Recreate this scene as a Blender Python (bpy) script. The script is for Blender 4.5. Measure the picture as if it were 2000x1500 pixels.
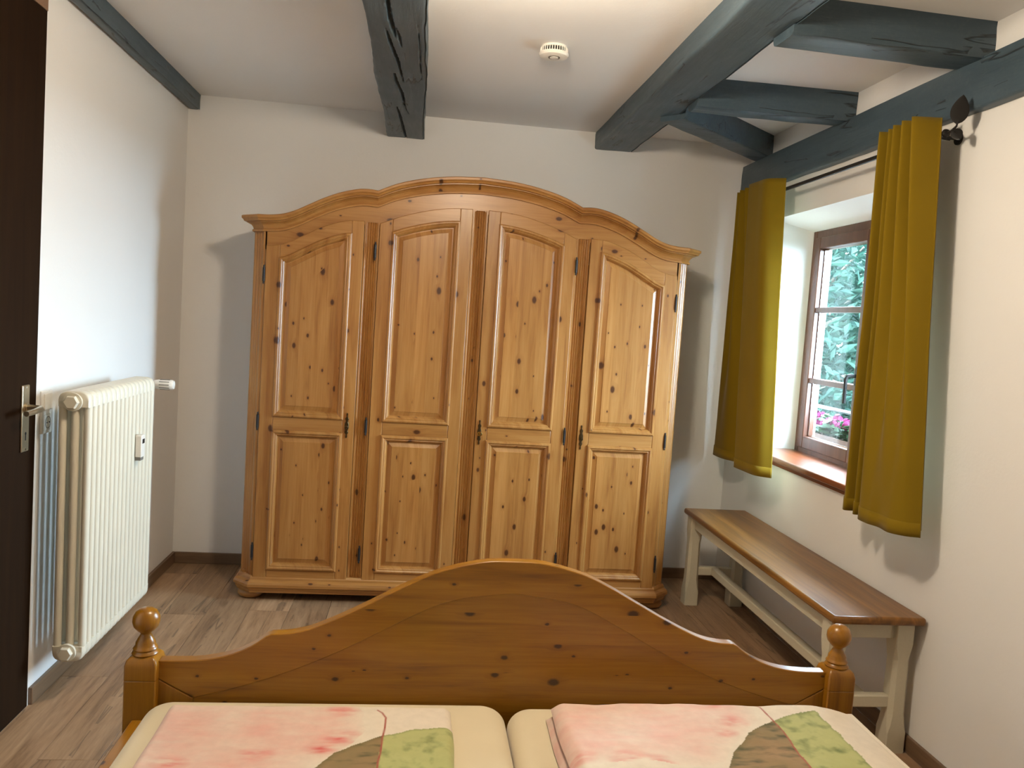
import bpy, bmesh, math, random
from mathutils import Vector, Matrix, noise
random.seed(7)
scene = bpy.context.scene
for o in list(bpy.data.objects): bpy.data.objects.remove(o, do_unlink=True)
C = scene.collection

# ------------------------------------------------------------------ camera
F = 1600.0                                   # focal length in px of the 2000x1500 frame
YAW, PITCH, ROLL, CAMZ = 0.115787, 0.075107, 0.066412, 1.45
cy, sy, cp, sp = math.cos(YAW), math.sin(YAW), math.cos(PITCH), math.sin(PITCH)
fwd = Vector((sy*cp, cy*cp, -sp)); r0 = Vector((cy, -sy, 0)); u0 = r0.cross(fwd)
rt = math.cos(ROLL)*r0 + math.sin(ROLL)*u0
up = -math.sin(ROLL)*r0 + math.cos(ROLL)*u0
cd = bpy.data.cameras.new('camera'); cam = bpy.data.objects.new('camera', cd); C.objects.link(cam)
cd.sensor_width = 36; cd.lens = F*36/2000; cd.clip_start = 0.02
cam.matrix_world = Matrix(((rt.x, up.x, -fwd.x, 0), (rt.y, up.y, -fwd.y, 0), (rt.z, up.z, -fwd.z, CAMZ), (0, 0, 0, 1)))
scene.camera = cam
def hit(px, py, ax, v):
    """pixel of the photograph -> point on the plane axis=v"""
    d = rt*((px-1000)/F) - up*((py-750)/F) + fwd
    o = Vector((0, 0, CAMZ)); return o + d*((v-o[ax])/d[ax])

# ------------------------------------------------------------------ world, lights, exposure
world = bpy.data.worlds.new('sky'); scene.world = world; world.use_nodes = True
bg = world.node_tree.nodes['Background']
bg.inputs[0].default_value = (0.61, 0.80, 1.0, 1); bg.inputs[1].default_value = 41.0
def light(name, kind, loc, energy, color, **kw):
    l = bpy.data.lights.new(name, kind); l.energy = energy; l.color = color
    for k, v in kw.items(): setattr(l, k, v)
    o = bpy.data.objects.new(name, l); C.objects.link(o); o.location = loc; return o
lamp = light('ceiling_lamp_light', 'POINT', (0.24, 2.12, 2.34), 33, (1.0, 0.83, 0.62), shadow_soft_size=0.09)
por = light('window_portal', 'AREA', (2.17, 3.577, 1.445), 1, (1, 1, 1), shape='RECTANGLE', size=1.2, size_y=1.27)
por.rotation_euler = (0, math.pi/2, 0); por.data.cycles.is_portal = True
scene.view_settings.view_transform = 'Standard'; scene.view_settings.look = 'None'
scene.view_settings.exposure = 0.95; scene.view_settings.gamma = 1; scene.view_settings.use_curve_mapping = False

# ------------------------------------------------------------------ material helpers
def s2l(c): return tuple(((v/255)/12.92 if v/255 <= .04045 else ((v/255+.055)/1.055)**2.4) for v in c)
class NT:
    def __init__(s, name):
        s.m = bpy.data.materials.new(name); s.m.use_nodes = True; s.t = s.m.node_tree
        s.b = s.t.nodes['Principled BSDF']; s.out = s.t.nodes['Material Output']
    def n(s, typ, **kw):
        nd = s.t.nodes.new(typ)
        for k, v in kw.items():
            if k.startswith('i_'):
                key = k[2:]; key = int(key) if key.isdigit() else key.replace('_', ' ')
                nd.inputs[key].default_value = v
            else: setattr(nd, k, v)
        return nd
    def l(s, a, b): s.t.links.new(a, b)
    def math(s, op, a, b=None, c=None, clamp=False):
        nd = s.t.nodes.new('ShaderNodeMath'); nd.operation = op; nd.use_clamp = clamp
        for i, v in enumerate((a, b, c)):
            if v is None: continue
            if isinstance(v, (int, float)): nd.inputs[i].default_value = v
            else: s.l(v, nd.inputs[i])
        return nd.outputs[0]
    def mix(s, fac, a, b, mode='MIX'):
        nd = s.t.nodes.new('ShaderNodeMix'); nd.data_type = 'RGBA'; nd.blend_type = mode
        for sock, v in ((nd.inputs[0], fac), (nd.inputs[6], a), (nd.inputs[7], b)):
            if isinstance(v, (int, float)): sock.default_value = v
            elif isinstance(v, tuple): sock.default_value = v if len(v) == 4 else v+(1,)
            else: s.l(v, sock)
        return nd.outputs[2]
    def ramp(s, fac, stops):
        nd = s.t.nodes.new('ShaderNodeValToRGB'); e = nd.color_ramp.elements
        while len(e) < len(stops): e.new(0.5)
        for el, (p, c) in zip(e, stops): el.position = p; el.color = c if len(c) == 4 else c+(1,)
        s.l(fac, nd.inputs[0]); return nd.outputs[0]
    def comb(s, x, y, z):
        nd = s.t.nodes.new('ShaderNodeCombineXYZ')
        for i, v in enumerate((x, y, z)):
            if isinstance(v, (int, float)): nd.inputs[i].default_value = v
            else: s.l(v, nd.inputs[i])
        return nd.outputs[0]
    def noise(s, vec, scale, detail=3, rough=.5, dist=0):
        nd = s.n('ShaderNodeTexNoise', i_Scale=scale, i_Detail=detail, i_Roughness=rough, i_Distortion=dist)
        s.l(vec, nd.inputs['Vector']); return nd.outputs['Fac']
    def bump(s, h, strength, dist=.01):
        nd = s.n('ShaderNodeBump', i_Strength=strength, i_Distance=dist); s.l(h, nd.inputs['Height']); s.l(nd.outputs[0], s.b.inputs['Normal'])
    def set(s, **kw):
        for k, v in kw.items():
            sock = s.b.inputs[k.replace('_', ' ')]
            if isinstance(v, (int, float)): sock.default_value = v
            elif isinstance(v, tuple): sock.default_value = v if len(v) == 4 else v+(1,)
            else: s.l(v, sock)
        return s
def flat(name, col, rough=.5, metal=0.0, spec=.5, bump=0, bscale=200):
    t = NT(name); co = t.n('ShaderNodeTexCoord').outputs['Object']
    nz = t.noise(co, bscale, 2)
    v = t.mix(nz, tuple(c*.93 for c in col), tuple(min(1, c*1.05) for c in col))
    t.set(Base_Color=v, Roughness=rough, Metallic=metal, Specular_IOR_Level=spec)
    if bump: t.bump(nz, bump, .003)
    return t.m
def plaster(name, col):
    t = NT(name); co = t.n('ShaderNodeTexCoord').outputs['Object']
    a = t.noise(co, 1.7, 3); b = t.noise(co, 90, 4, .6); c = t.noise(co, 14, 3)
    v = t.mix(a, tuple(x*.96 for x in col), col)
    t.set(Base_Color=v, Roughness=.9, Specular_IOR_Level=.2)
    t.bump(t.math('ADD', t.math('MULTIPLY', b, .5), c), .22, .004); return t.m
def pine(name, grain, light_c, mid_c, dark_c, strip=.075, seed=0.0, knot=1.0, rough=.36, coat=.15):
    """knotty pine: streaked grain along one axis, glued strips, dark round knots"""
    t = NT(name); co = t.n('ShaderNodeTexCoord').outputs['Object']
    sx = t.n('ShaderNodeSeparateXYZ'); t.l(co, sx.inputs[0]); X, Y, Z = sx.outputs
    if grain == 'z': a, g = t.math('ADD', X, t.math('MULTIPLY', Y, .8)), Z
    elif grain == 'x': a, g = t.math('ADD', Z, t.math('MULTIPLY', Y, .8)), X
    else: a, g = t.math('ADD', X, t.math('MULTIPLY', Z, .8)), Y
    a = t.math('ADD', a, 3.17+seed); g = t.math('ADD', g, 1.3+seed*2.1)
    st = t.math('FLOOR', t.math('DIVIDE', a, strip))
    wn = t.n('ShaderNodeTexWhiteNoise', noise_dimensions='1D'); t.l(st, wn.inputs['W']); rnd = wn.outputs['Value']
    g2 = t.math('ADD', g, t.math('MULTIPLY', rnd, 7.0))
    # knots
    kv = t.comb(a, t.math('MULTIPLY', g2, .62), 0)
    vo = t.n('ShaderNodeTexVoronoi', voronoi_dimensions='2D', i_Scale=11.5, i_Randomness=1.0); t.l(kv, vo.inputs['Vector'])
    d = t.math('DIVIDE', vo.outputs['Distance'], 11.5)
    cs = t.n('ShaderNodeSeparateColor'); t.l(vo.outputs['Color'], cs.inputs[0])
    has = t.math('GREATER_THAN', cs.outputs[0], 1-.85*knot)
    rad = t.math('MULTIPLY', has, t.math('MULTIPLY_ADD', t.math('POWER', cs.outputs[1], 3.0), .0085, .0030))
    wob = t.noise(t.comb(a, g, 0), 180, 2)
    dd = t.math('ADD', d, t.math('MULTIPLY', t.math('SUBTRACT', wob, .5), .003))
    k = t.math('SUBTRACT', 1.0, t.math('DIVIDE', t.math('SUBTRACT', dd, t.math('MULTIPLY', rad, .7)), t.math('MULTIPLY_ADD', rad, .5, .0004)), clamp=True)
    k = t.math('MULTIPLY', k, has)
    halo = t.math('MULTIPLY', t.math('SUBTRACT', 1.0, t.math('DIVIDE', d, t.math('MULTIPLY_ADD', rad, 3.2, .0001)), clamp=True), has)
    # grain bends round knots
    ab = t.math('ADD', a, t.math('MULTIPLY', halo, .012))
    big = t.noise(t.comb(t.math('MULTIPLY', ab, 1.0), t.math('MULTIPLY', g2, .07), rnd), 26, 4, .6, .6)
    fine = t.noise(t.comb(ab, t.math('MULTIPLY', g2, .025), rnd), 150, 3, .6)
    fac = t.math('ADD', t.math('MULTIPLY', big, .72), t.math('MULTIPLY', fine, .28))
    col = t.ramp(fac, [(.30, dark_c), (.47, mid_c), (.66, light_c)])
    tone = t.math('MULTIPLY_ADD', rnd, .15, .93)
    hsv = t.n('ShaderNodeHueSaturation'); t.l(tone, hsv.inputs['Value']); t.l(col, hsv.inputs['Color'])
    col = t.mix(t.math('MULTIPLY', halo, .45), hsv.outputs[0], tuple(c*q for c, q in zip(dark_c, (.85, .7, .5))))
    kcol = tuple(c*q for c, q in zip(dark_c, (.20, .13, .12)))
    col = t.mix(t.math('MULTIPLY', k, .92), col, kcol)
    t.set(Base_Color=col, Roughness=rough, Specular_IOR_Level=.45, Coat_Weight=coat, Coat_Roughness=.25)
    t.bump(t.math('ADD', fine, t.math('MULTIPLY', k, -.6)), .06, .002)
    return t.m
WL, WM, WD = s2l((172, 124, 68)), s2l((158, 108, 53)), s2l((134, 84, 37))
M = {}
M['wall'] = plaster('white_plaster', (.84, .83, .81))
M['ceil'] = plaster('white_ceiling_plaster', (.87, .86, .85))
M['pine_v'] = pine('pine_upright', 'z', WL, WM, WD, .062, 0)
M['pine_v2'] = pine('pine_stile', 'z', WL, WM, WD, .4, 5.3, .55)
M['pine_h'] = pine('pine_level', 'x', WL, WM, WD, .5, 2.6, .6)
M['pine_flute'] = pine('pine_fluted', 'z', WL, WM, WD, .6, 1.37, .5)
BL, BM_, BD = s2l((158, 108, 24)), s2l((144, 95, 12)), s2l((116, 70, 6))
M['bed_h'] = pine('honey_pine_level', 'x', BL, BM_, BD, .085, 11.2, .75, .3, .3)
M['bed_v'] = pine('honey_pine_upright', 'z', BL, BM_, BD, .4, 4.4, .35, .3, .3)
M['bed_y'] = pine('honey_pine_rail', 'y', BL, BM_, BD, .4, 4.4, .35, .3, .3)
M['dark'] = flat('dark_brown_soil', s2l((60, 38, 20)), .8)  # plain dark brown, used for the planter soil

def beam_mat(axis):
    t = NT('slate_painted_timber_'+axis); co = t.n('ShaderNodeTexCoord').outputs['Object']
    mp = t.n('ShaderNodeMapping'); t.l(co, mp.inputs[0])
    mp.inputs['Scale'].default_value = (.09, 1, 1) if axis == 'x' else (1, .09, 1)
    v = mp.outputs[0]
    n1 = t.noise(v, 45, 5, .65, .4); n2 = t.noise(v, 13, 3); n3 = t.noise(co, 55, 4, .7)
    cr = t.n('ShaderNodeTexVoronoi', feature='DISTANCE_TO_EDGE', i_Scale=7.0)
    wv = t.n('ShaderNodeVectorMath', operation='ADD'); t.l(v, wv.inputs[0])
    nv = t.n('ShaderNodeTexNoise', i_Scale=9.0, i_Detail=4); t.l(v, nv.inputs['Vector'])
    sc = t.n('ShaderNodeVectorMath', operation='SCALE'); sc.inputs['Scale'].default_value = .25; t.l(nv.outputs['Color'], sc.inputs[0]); t.l(sc.outputs[0], wv.inputs[1])
    t.l(wv.outputs[0], cr.inputs['Vector'])
    gate = t.math('GREATER_THAN', t.noise(co, 3.2, 2), .53)
    crack = t.math('MULTIPLY', t.math('SUBTRACT', 1.0, t.math('DIVIDE', cr.outputs['Distance'], .022), clamp=True), gate)
    base = t.mix(n2, s2l((50, 65, 75)), s2l((80, 98, 109)))
    base = t.mix(t.math('MULTIPLY', t.math('SUBTRACT', n3, .5, clamp=True), 1.2), base, s2l((92, 105, 110)))
    base = t.mix(t.math('MULTIPLY', crack, .8), base, s2l((22, 24, 26)))
    t.set(Base_Color=base, Roughness=t.math('MULTIPLY_ADD', n1, .3, .30), Specular_IOR_Level=.5)
    t.bump(t.math('ADD', t.math('MULTIPLY', n1, .8), t.math('MULTIPLY', crack, -1.6)), .45, .006); return t.m
M['beam_y'] = beam_mat('y'); M['beam_x'] = beam_mat('x')

def floor_mat():
    t = NT('grey_oak_vinyl'); co = t.n('ShaderNodeTexCoord').outputs['Object']
    oi = t.n('ShaderNodeObjectInfo'); rnd = oi.outputs['Random']
    sx = t.n('ShaderNodeSeparateXYZ'); t.l(co, sx.inputs[0])
    v = t.comb(sx.outputs[0], t.math('MULTIPLY', sx.outputs[1], .085), t.math('MULTIPLY', rnd, 40.0))
    a = t.noise(v, 21, 5, .62, 1.1); b = t.noise(v, 130, 4, .6); w = t.noise(v, 7, 3, .5, .5)
    sc = t.noise(t.comb(sx.outputs[0], t.math('MULTIPLY', sx.outputs[1], .5), t.math('MULTIPLY', rnd, 40.0)), 12, 3)
    col = t.ramp(t.math('ADD', t.math('MULTIPLY', a, .7), t.math('MULTIPLY', b, .3)),
                 [(.30, s2l((116, 88, 62))), (.46, s2l((156, 123, 92))), (.60, s2l((174, 141, 108))), (.76, s2l((194, 162, 129)))])
    vein = t.math('MULTIPLY', t.math('SUBTRACT', 1.0, t.math('DIVIDE', t.math('ABSOLUTE', t.math('SUBTRACT', w, .5)), .012), clamp=True), t.math('GREATER_THAN', sc, .5))
    col = t.mix(t.math('MULTIPLY', vein, .55), col, s2l((60, 48, 40)))
    hsv = t.n('ShaderNodeHueSaturation'); t.l(col, hsv.inputs['Color']); t.l(t.math('MULTIPLY_ADD', rnd, .3, .78), hsv.inputs['Value'])
    t.set(Base_Color=hsv.outputs[0], Roughness=t.math('MULTIPLY_ADD', a, .25, .34), Specular_IOR_Level=.4)
    t.bump(t.math('ADD', b, a), .12, .002); return t.m
M['floor'] = floor_mat()
M['floor_gap'] = flat('floor_joint', s2l((50, 40, 33)), .9)
def woodgrain(name, c1, c2, axis, rough=.4, scale=30, coat=0):
    t = NT(name); co = t.n('ShaderNodeTexCoord').outputs['Object']
    mp = t.n('ShaderNodeMapping'); t.l(co, mp.inputs[0]); s = [1, 1, 1]; s['xyz'.index(axis)] = .06; mp.inputs['Scale'].default_value = s
    a = t.noise(mp.outputs[0], scale, 5, .6, .7)
    t.set(Base_Color=t.ramp(a, [(.3, c1), (.7, c2)]), Roughness=rough, Specular_IOR_Level=.45, Coat_Weight=coat, Coat_Roughness=.2)
    t.bump(a, .08, .002); return t.m
M['skirt_y'] = woodgrain('skirting_oak_deep', s2l((98, 76, 56)), s2l((128, 102, 78)), 'y')
M['skirt_x'] = woodgrain('skirting_oak_cross', s2l((98, 76, 56)), s2l((128, 102, 78)), 'x')
M['bench_top'] = woodgrain('oiled_bench_wood', s2l((88, 54, 16)), s2l((146, 98, 38)), 'y', .34, 22, .08)
M['bench_paint'] = flat('cream_bench_paint', s2l((208, 201, 178)), .45)
M['sill'] = woodgrain('red_brown_sill_wood', s2l((104, 50, 26)), s2l((140, 76, 42)), 'y', .28, 26, .3)
M['win'] = woodgrain('brown_window_wood', s2l((76, 44, 30)), s2l((100, 61, 44)), 'z', .35, 30, .2)
M['door'] = woodgrain('dark_brown_door', s2l((32, 18, 6)), s2l((40, 24, 9)), 'z', .8, 24)
M['door'].node_tree.nodes['Principled BSDF'].inputs['Specular IOR Level'].default_value = .1
M['jamb'] = flat('door_lintel_wood', s2l((138, 106, 82)), .5)
M['radiator'] = flat('cream_radiator_enamel', s2l((226, 220, 202)), .3, bscale=3)
M['white_plastic'] = flat('white_plastic', s2l((236, 232, 224)), .35)
M['grey_plastic'] = flat('grey_recess_plastic', s2l((120, 116, 110)), .5)
M['black'] = flat('black_plastic', (.012, .012, .012), .5)
M['iron'] = flat('black_iron', (.016, .014, .013), .45, .3)
M['bronze'] = flat('aged_bronze', s2l((84, 66, 40)), .38, .9)
M['brass'] = flat('brass_key', s2l((200, 165, 90)), .25, 1.0)
M['steel'] = flat('satin_brass_nickel', s2l((200, 186, 160)), .32, .95)
M['chrome'] = flat('chrome', (.8, .8, .8), .15, 1.0)
def cloth(name, col, trans, scale=900, rough=.85, sheen=.3, bump=.12):
    t = NT(name); co = t.n('ShaderNodeTexCoord').outputs['Object']
    w = t.noise(co, scale, 2); b = t.noise(co, 6, 3)
    t.set(Base_Color=t.mix(b, tuple(c*.92 for c in col), tuple(min(1, c*1.06) for c in col)), Roughness=rough, Specular_IOR_Level=.2, Sheen_Weight=sheen)
    t.bump(w, bump, .001)
    if trans:
        tr = t.n('ShaderNodeBsdfTranslucent'); tr.inputs[0].default_value = col+(1,)
        mx = t.n('ShaderNodeMixShader'); mx.inputs[0].default_value = trans
        t.l(t.b.outputs[0], mx.inputs[1]); t.l(tr.outputs[0], mx.inputs[2]); t.l(mx.outputs[0], t.out.inputs[0])
    return t.m
M['curtain'] = cloth('mustard_curtain_cloth', s2l((129, 103, 6)), .03, sheen=.1)
M['bounce_lining'] = cloth('added_bounce_lining', (.26, .22, .13), 0)  # for the added cloth that tones down yellow bounce from the curtains
M['sheet'] = cloth('cream_fitted_sheet', s2l((214, 200, 168)), 0, 600)
def print_mat():
    t = NT('watercolour_print_cotton'); at = t.n('ShaderNodeAttribute', attribute_name='print')
    co = t.n('ShaderNodeTexCoord').outputs['Object']
    n = t.noise(co, 38, 5, .65); w = t.noise(co, 800, 2)
    hsv = t.n('ShaderNodeHueSaturation'); t.l(at.outputs['Color'], hsv.inputs['Color']); t.l(t.math('MULTIPLY_ADD', n, .2, .78), hsv.inputs['Value'])
    t.set(Base_Color=hsv.outputs[0], Roughness=.85, Specular_IOR_Level=.15, Sheen_Weight=.15); t.bump(w, .1, .001); return t.m
M['print'] = print_mat()
def glass_mat():
    t = NT('window_glass'); t.t.nodes.remove(t.b)
    lw = t.n('ShaderNodeLayerWeight', i_Blend=.5); fr = t.math('MULTIPLY_ADD', t.math('POWER', lw.outputs['Facing'], 5.0), .7, .03); tr = t.n('ShaderNodeBsdfTransparent'); gl = t.n('ShaderNodeBsdfGlossy', i_Roughness=0.0)
    tr.inputs[0].default_value = (.94, .97, .96, 1)
    mx = t.n('ShaderNodeMixShader'); t.l(fr, mx.inputs[0]); t.l(tr.outputs[0], mx.inputs[1]); t.l(gl.outputs[0], mx.inputs[2]); t.l(mx.outputs[0], t.out.inputs[0]); return t.m
M['glass'] = glass_mat()
def leaf_mat(name, c1, c2, trans=.35):
    t = NT(name); at = t.n('ShaderNodeAttribute', attribute_name='tone')
    co = t.n('ShaderNodeTexCoord').outputs['Object']; n = t.noise(co, 5, 2)
    fac = t.math('ADD', t.math('MULTIPLY', at.outputs['Fac'], .6), t.math('MULTIPLY', n, .4))
    col = t.mix(fac, c1, c2); t.set(Base_Color=col, Roughness=.55, Specular_IOR_Level=.12)
    tr = t.n('ShaderNodeBsdfTranslucent'); t.l(col, tr.inputs[0])
    mx = t.n('ShaderNodeMixShader'); mx.inputs[0].default_value = trans
    t.l(t.b.outputs[0], mx.inputs[1]); t.l(tr.outputs[0], mx.inputs[2]); t.l(mx.outputs[0], t.out.inputs[0]); return t.m
M['leaf'] = leaf_mat('tree_leaf', (.004, .016, .014), (.016, .042, .027))
M['leaf_g'] = leaf_mat('geranium_leaf', (.010, .034, .014), (.028, .06, .022))
M['petal'] = flat('pink_petal', (.12, .008, .05), .8, 0, .1)
M['bark'] = flat('grey_bark', s2l((92, 82, 70)), .85)
M['ground_grey'] = flat('neutral_ground', (.07, .075, .065), .9, bscale=20)  # neutral grey so the unseen ground bounces less green light indoors
M['terracotta'] = flat('brown_planter', s2l((96, 66, 50)), .6)

# ------------------------------------------------------------------ geometry helpers
class MB:
    def __init__(s): s.v = []; s.f = []; s.mi = []
    def add(s, verts, faces, mi=0):
        o = len(s.v); s.v += [tuple(v) for v in verts]; s.f += [tuple(i+o for i in f) for f in faces]; s.mi += [mi]*len(faces); return s
    def box(s, x0, x1, y0, y1, z0, z1, mi=0):
        v = [(x, y, z) for z in (z0, z1) for y in (y0, y1) for x in (x0, x1)]
        return s.add(v, [(0, 2, 3, 1), (4, 5, 7, 6), (0, 1, 5, 4), (2, 6, 7, 3), (0, 4, 6, 2), (1, 3, 7, 5)], mi)
    def grid(s, rows, closeu=False, closev=False, cap0=False, cap1=False, mi=0):
        nr, nc = len(rows), len(rows[0]); v = [p for r in rows for p in r]; f = []
        for i in range(nr if closev else nr-1):
            for j in range(nc if closeu else nc-1):
                a, b = i*nc+j, i*nc+(j+1) % nc; c, d = ((i+1) % nr)*nc+(j+1) % nc, ((i+1) % nr)*nc+j
                f.append((a, b, c, d))
        if cap0: f.append(tuple(range(nc))[::-1])
        if cap1: f.append(tuple((nr-1)*nc+j for j in range(nc)))
        return s.add(v, f, mi)
    def tube(s, pts, rad, n=10, mi=0, caps=True):
        rows = []; pts = [Vector(p) for p in pts]; rads = rad if isinstance(rad, (list, tuple)) else [rad]*len(pts)
        ref = None
        for i, p in enumerate(pts):
            t = (pts[min(i+1, len(pts)-1)]-pts[max(i-1, 0)]).normalized()
            if ref is None: ref = t.orthogonal().normalized()
            ref = (ref - t*ref.dot(t)).normalized(); b = t.cross(ref)
            rows.append([p+(ref*math.cos(2*math.pi*k/n)+b*math.sin(2*math.pi*k/n))*rads[i] for k in range(n)])
        return s.grid(rows, closeu=True, cap0=caps, cap1=caps, mi=mi)
    def lathe(s, prof, cx, cy, n=24, axis='z', cz=0, mi=0):
        rows = []
        for r, h in prof:
            row = []
            for k in range(n):
                a = 2*math.pi*k/n; c_, s_ = r*math.cos(a), r*math.sin(a)
                row.append({'z': (cx+c_, cy+s_, cz+h), 'y': (cx+c_, cy+h, cz+s_), 'x': (cx+h, cy+c_, cz+s_)}[axis])
            rows.append(row)
        return s.grid(rows, closeu=True, cap0=True, cap1=True, mi=mi)
    def strip(s, xs, zb, zt, y0, y1, mi=0):
        """solid between two curves over x, from y0 (front) to y1 (back)"""
        n = len(xs); fr = [(x, y0, zb(x)) for x in xs]+[(x, y0, zt(x)) for x in xs]
        bk = [(x, y1, zb(x)) for x in xs]+[(x, y1, zt(x)) for x in xs]; v = fr+bk; f = []; o = 2*n
        for i in range(n-1):
            f += [(i, i+1, n+i+1, n+i), (o+i, o+n+i, o+n+i+1, o+i+1), (i, o+i, o+i+1, i+1), (n+i, n+i+1, o+n+i+1, o+n+i)]
        f += [(0, n, o+n, o), (n-1, o+n-1, o+2*n-1, 2*n-1)]
        return s.add(v, f, mi)
    def build(s, name, mats, parent=None, loc=None, smooth=False, bevel=0, seg=2, subsurf=0, angle=35):
        org = Vector(loc) if loc is not None else (Vector(parent['org']) if parent is not None and 'org' in parent else Vector((0, 0, 0)))
        me = bpy.data.meshes.new(name); me.from_pydata([tuple(Vector(v)-org) for v in s.v], [], s.f)
        if not isinstance(mats, (list, tuple)): mats = [mats]
        for m in mats: me.materials.append(m)
        for p, mi in zip(me.polygons, s.mi): p.material_index = mi
        bm = bmesh.new(); bm.from_mesh(me); bmesh.ops.recalc_face_normals(bm, faces=bm.faces); bm.to_mesh(me); bm.free()
        o = bpy.data.objects.new(name, me); C.objects.link(o)
        if parent is not None: o.parent = parent; ORG[o.name] = org; o.location = org-ORG[parent.name]
        else: o.location = org
        ORG[o.name] = org
        if bevel:
            b = o.modifiers.new('bevel', 'BEVEL'); b.width = bevel; b.segments = seg; b.limit_method = 'ANGLE'; b.angle_limit = math.radians(30)
        if subsurf:
            d = o.modifiers.new('subdiv', 'SUBSURF'); d.levels = d.render_levels = subsurf
        if smooth or bevel:
            for p in me.polygons: p.use_smooth = True
            try: me.set_sharp_from_angle(angle=math.radians(angle))
            except Exception: pass
        return o
ORG = {}
def build(mb, name, mats, parent=None, loc=None, **kw):
    if parent is not None and loc is None: loc = ORG[parent.name]
    return mb.build(name, mats, parent, loc, **kw)
def thing(name, loc, label, cat, group=None):
    o = bpy.data.objects.new(name, None); C.objects.link(o); o.location = loc; o.empty_display_size = .1
    ORG[o.name] = Vector(loc); return tag(o, label, cat, group)
def tag(o, label=None, cat=None, group=None, kind=None):
    if label: o['label'] = label
    if cat: o['category'] = cat
    if group: o['group'] = group
    if kind: o['kind'] = kind
    return o
def lerp(a, b, t): return a+(b-a)*t
def interp(pts):
    """smooth curve z(u) through sorted (u,z) points, monotone-ish cubic"""
    pts = sorted(pts); us = [p[0] for p in pts]; zs = [p[1] for p in pts]; n = len(pts)
    sl = [(zs[i+1]-zs[i])/(us[i+1]-us[i]) for i in range(n-1)]
    ms = [sl[0]]+[(sl[i-1]+sl[i])/2 if sl[i-1]*sl[i] > 0 else 0 for i in range(1, n-1)]+[sl[-1]]
    def f(u):
        if u <= us[0]: return zs[0]
        if u >= us[-1]: return zs[-1]
        for i in range(n-1):
            if u <= us[i+1]:
                h = us[i+1]-us[i]; t = (u-us[i])/h
                return (2*t**3-3*t*t+1)*zs[i]+(t**3-2*t*t+t)*h*ms[i]+(-2*t**3+3*t*t)*zs[i+1]+(t**3-t*t)*h*ms[i+1]
    return f
def lin(a, b, n): return [lerp(a, b, i/(n-1)) for i in range(n)]

# ------------------------------------------------------------------ room
XL, XR, YB, YN, H = -1.291, 1.835, 4.633, -0.6, 2.545
def structure(o): o['kind'] = 'structure'; return o
structure(build(MB().box(XL-.15, XL, YN, YB+.15, -.02, H+.1), 'wall_left', M['wall']))
structure(build(MB().box(XL, XR+.3, YB, YB+.15, -.02, H+.1), 'wall_back', M['wall']))
structure(build(MB().box(XL-.15, XR+.3, YN-.15, YN, -.02, H+.1), 'wall_front', M['wall']))
structure(build(MB().box(XL-.15, XR+.3, YN-.15, YB+.15, H, H+.15), 'ceiling', M['ceil']))
# right wall with a splayed window opening
XG = 2.05; XO = 2.16
IN = (2.90, 4.235, .838, 2.085); MID = (2.95, 4.205, .85, 2.033)
w = MB()
def rect(x, r): return [(x, r[0], r[2]), (x, r[1], r[2]), (x, r[1], r[3]), (x, r[0], r[3])]
big = (YN, YB+.15, -.02, H+.1)
rings = [rect(XR, big), rect(XR, IN), rect(XG, MID), rect(XO, MID), rect(XO, big)]
w.grid(rings, closeu=True, closev=True)
structure(build(w, 'wall_right', M['wall']))
# floor: slab with planks
fl = structure(build(MB().box(XL, XR, YN, YB, -.06, -.0075), 'floor', M['floor_gap']))
pw, plen = .186, 1.26
x = XL; row = 0
while x < XR-.01:
    x1 = min(x+pw, XR); y = YN - (row*.47 % 1)*plen
    while y < YB:
        a, b = max(y, YN), min(y+plen, YB)
        if b-a > .03:
            g = .0006
            p = MB().box(x+g, x1-g, a+g, b-g, -.008, 0.0)
            build(p, 'plank', M['floor'], fl, loc=((x+x1)/2, (a+b)/2, 0), bevel=.0008, seg=1)
        y += plen
    x += pw; row += 1
def skirting(name, x0, x1, y0, y1, mat):
    structure(build(MB().box(x0, x1, y0, y1, 0, .062), name, mat, bevel=.003))
skirting('baseboard_left', XL, XL+.015, 2.945, YB, M['skirt_y'])
skirting('baseboard_back', XL+.015, XR-.015, YB-.015, YB, M['skirt_x'])
skirting('baseboard_right', XR-.015, XR, YN, YB, M['skirt_y'])

# door in the left wall
dm = MB()
dm.add([(XL+.004, 2.05, 0.004), (XL+.004, 2.930, .004), (XL+.004, 2.966, 2.375), (XL+.004, 2.05, 2.375),
        (XL-.0, 2.05, 0.004), (XL-.0, 2.930, .004), (XL-.0, 2.966, 2.375), (XL-.0, 2.05, 2.375)],
       [(0, 1, 2, 3), (7, 6, 5, 4), (0, 4, 5, 1), (1, 5, 6, 2), (2, 6, 7, 3), (3, 7, 4, 0)])
dm.box(XL, XL+.004, 2.05, 2.1, .004, 2.3)
d1 = structure(build(dm, 'door_1', M['door'], loc=(XL, 2.5, 0)))
tag(d1, 'plain dark brown door leaf set in the left wall')
build(MB().box(XL, XL+.006, 2.05, 2.967, 2.376, 2.44), 'door_lintel', M['jamb'], d1)
hp = build(MB().box(XL+.004, XL+.011, 2.836, 2.886, .914, 1.137), 'handle_plate', M['steel'], d1, bevel=.003)
hx = XL+.011
build(MB().tube([(hx, 2.861, 1.062), (hx+.03, 2.861, 1.062), (hx+.047, 2.858, 1.062), (hx+.052, 2.845, 1.061), (hx+.052, 2.80, 1.058), (hx+.05, 2.752, 1.056)], [.011, .010, .010, .0105, .010, .009], 12), 'lever', M['steel'], hp, smooth=True)
build(MB().tube([(hx-.001, 2.861, 1.062), (hx+.006, 2.861, 1.062)], .016, 16), 'lever_rose', M['steel'], hp, smooth=True)
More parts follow.
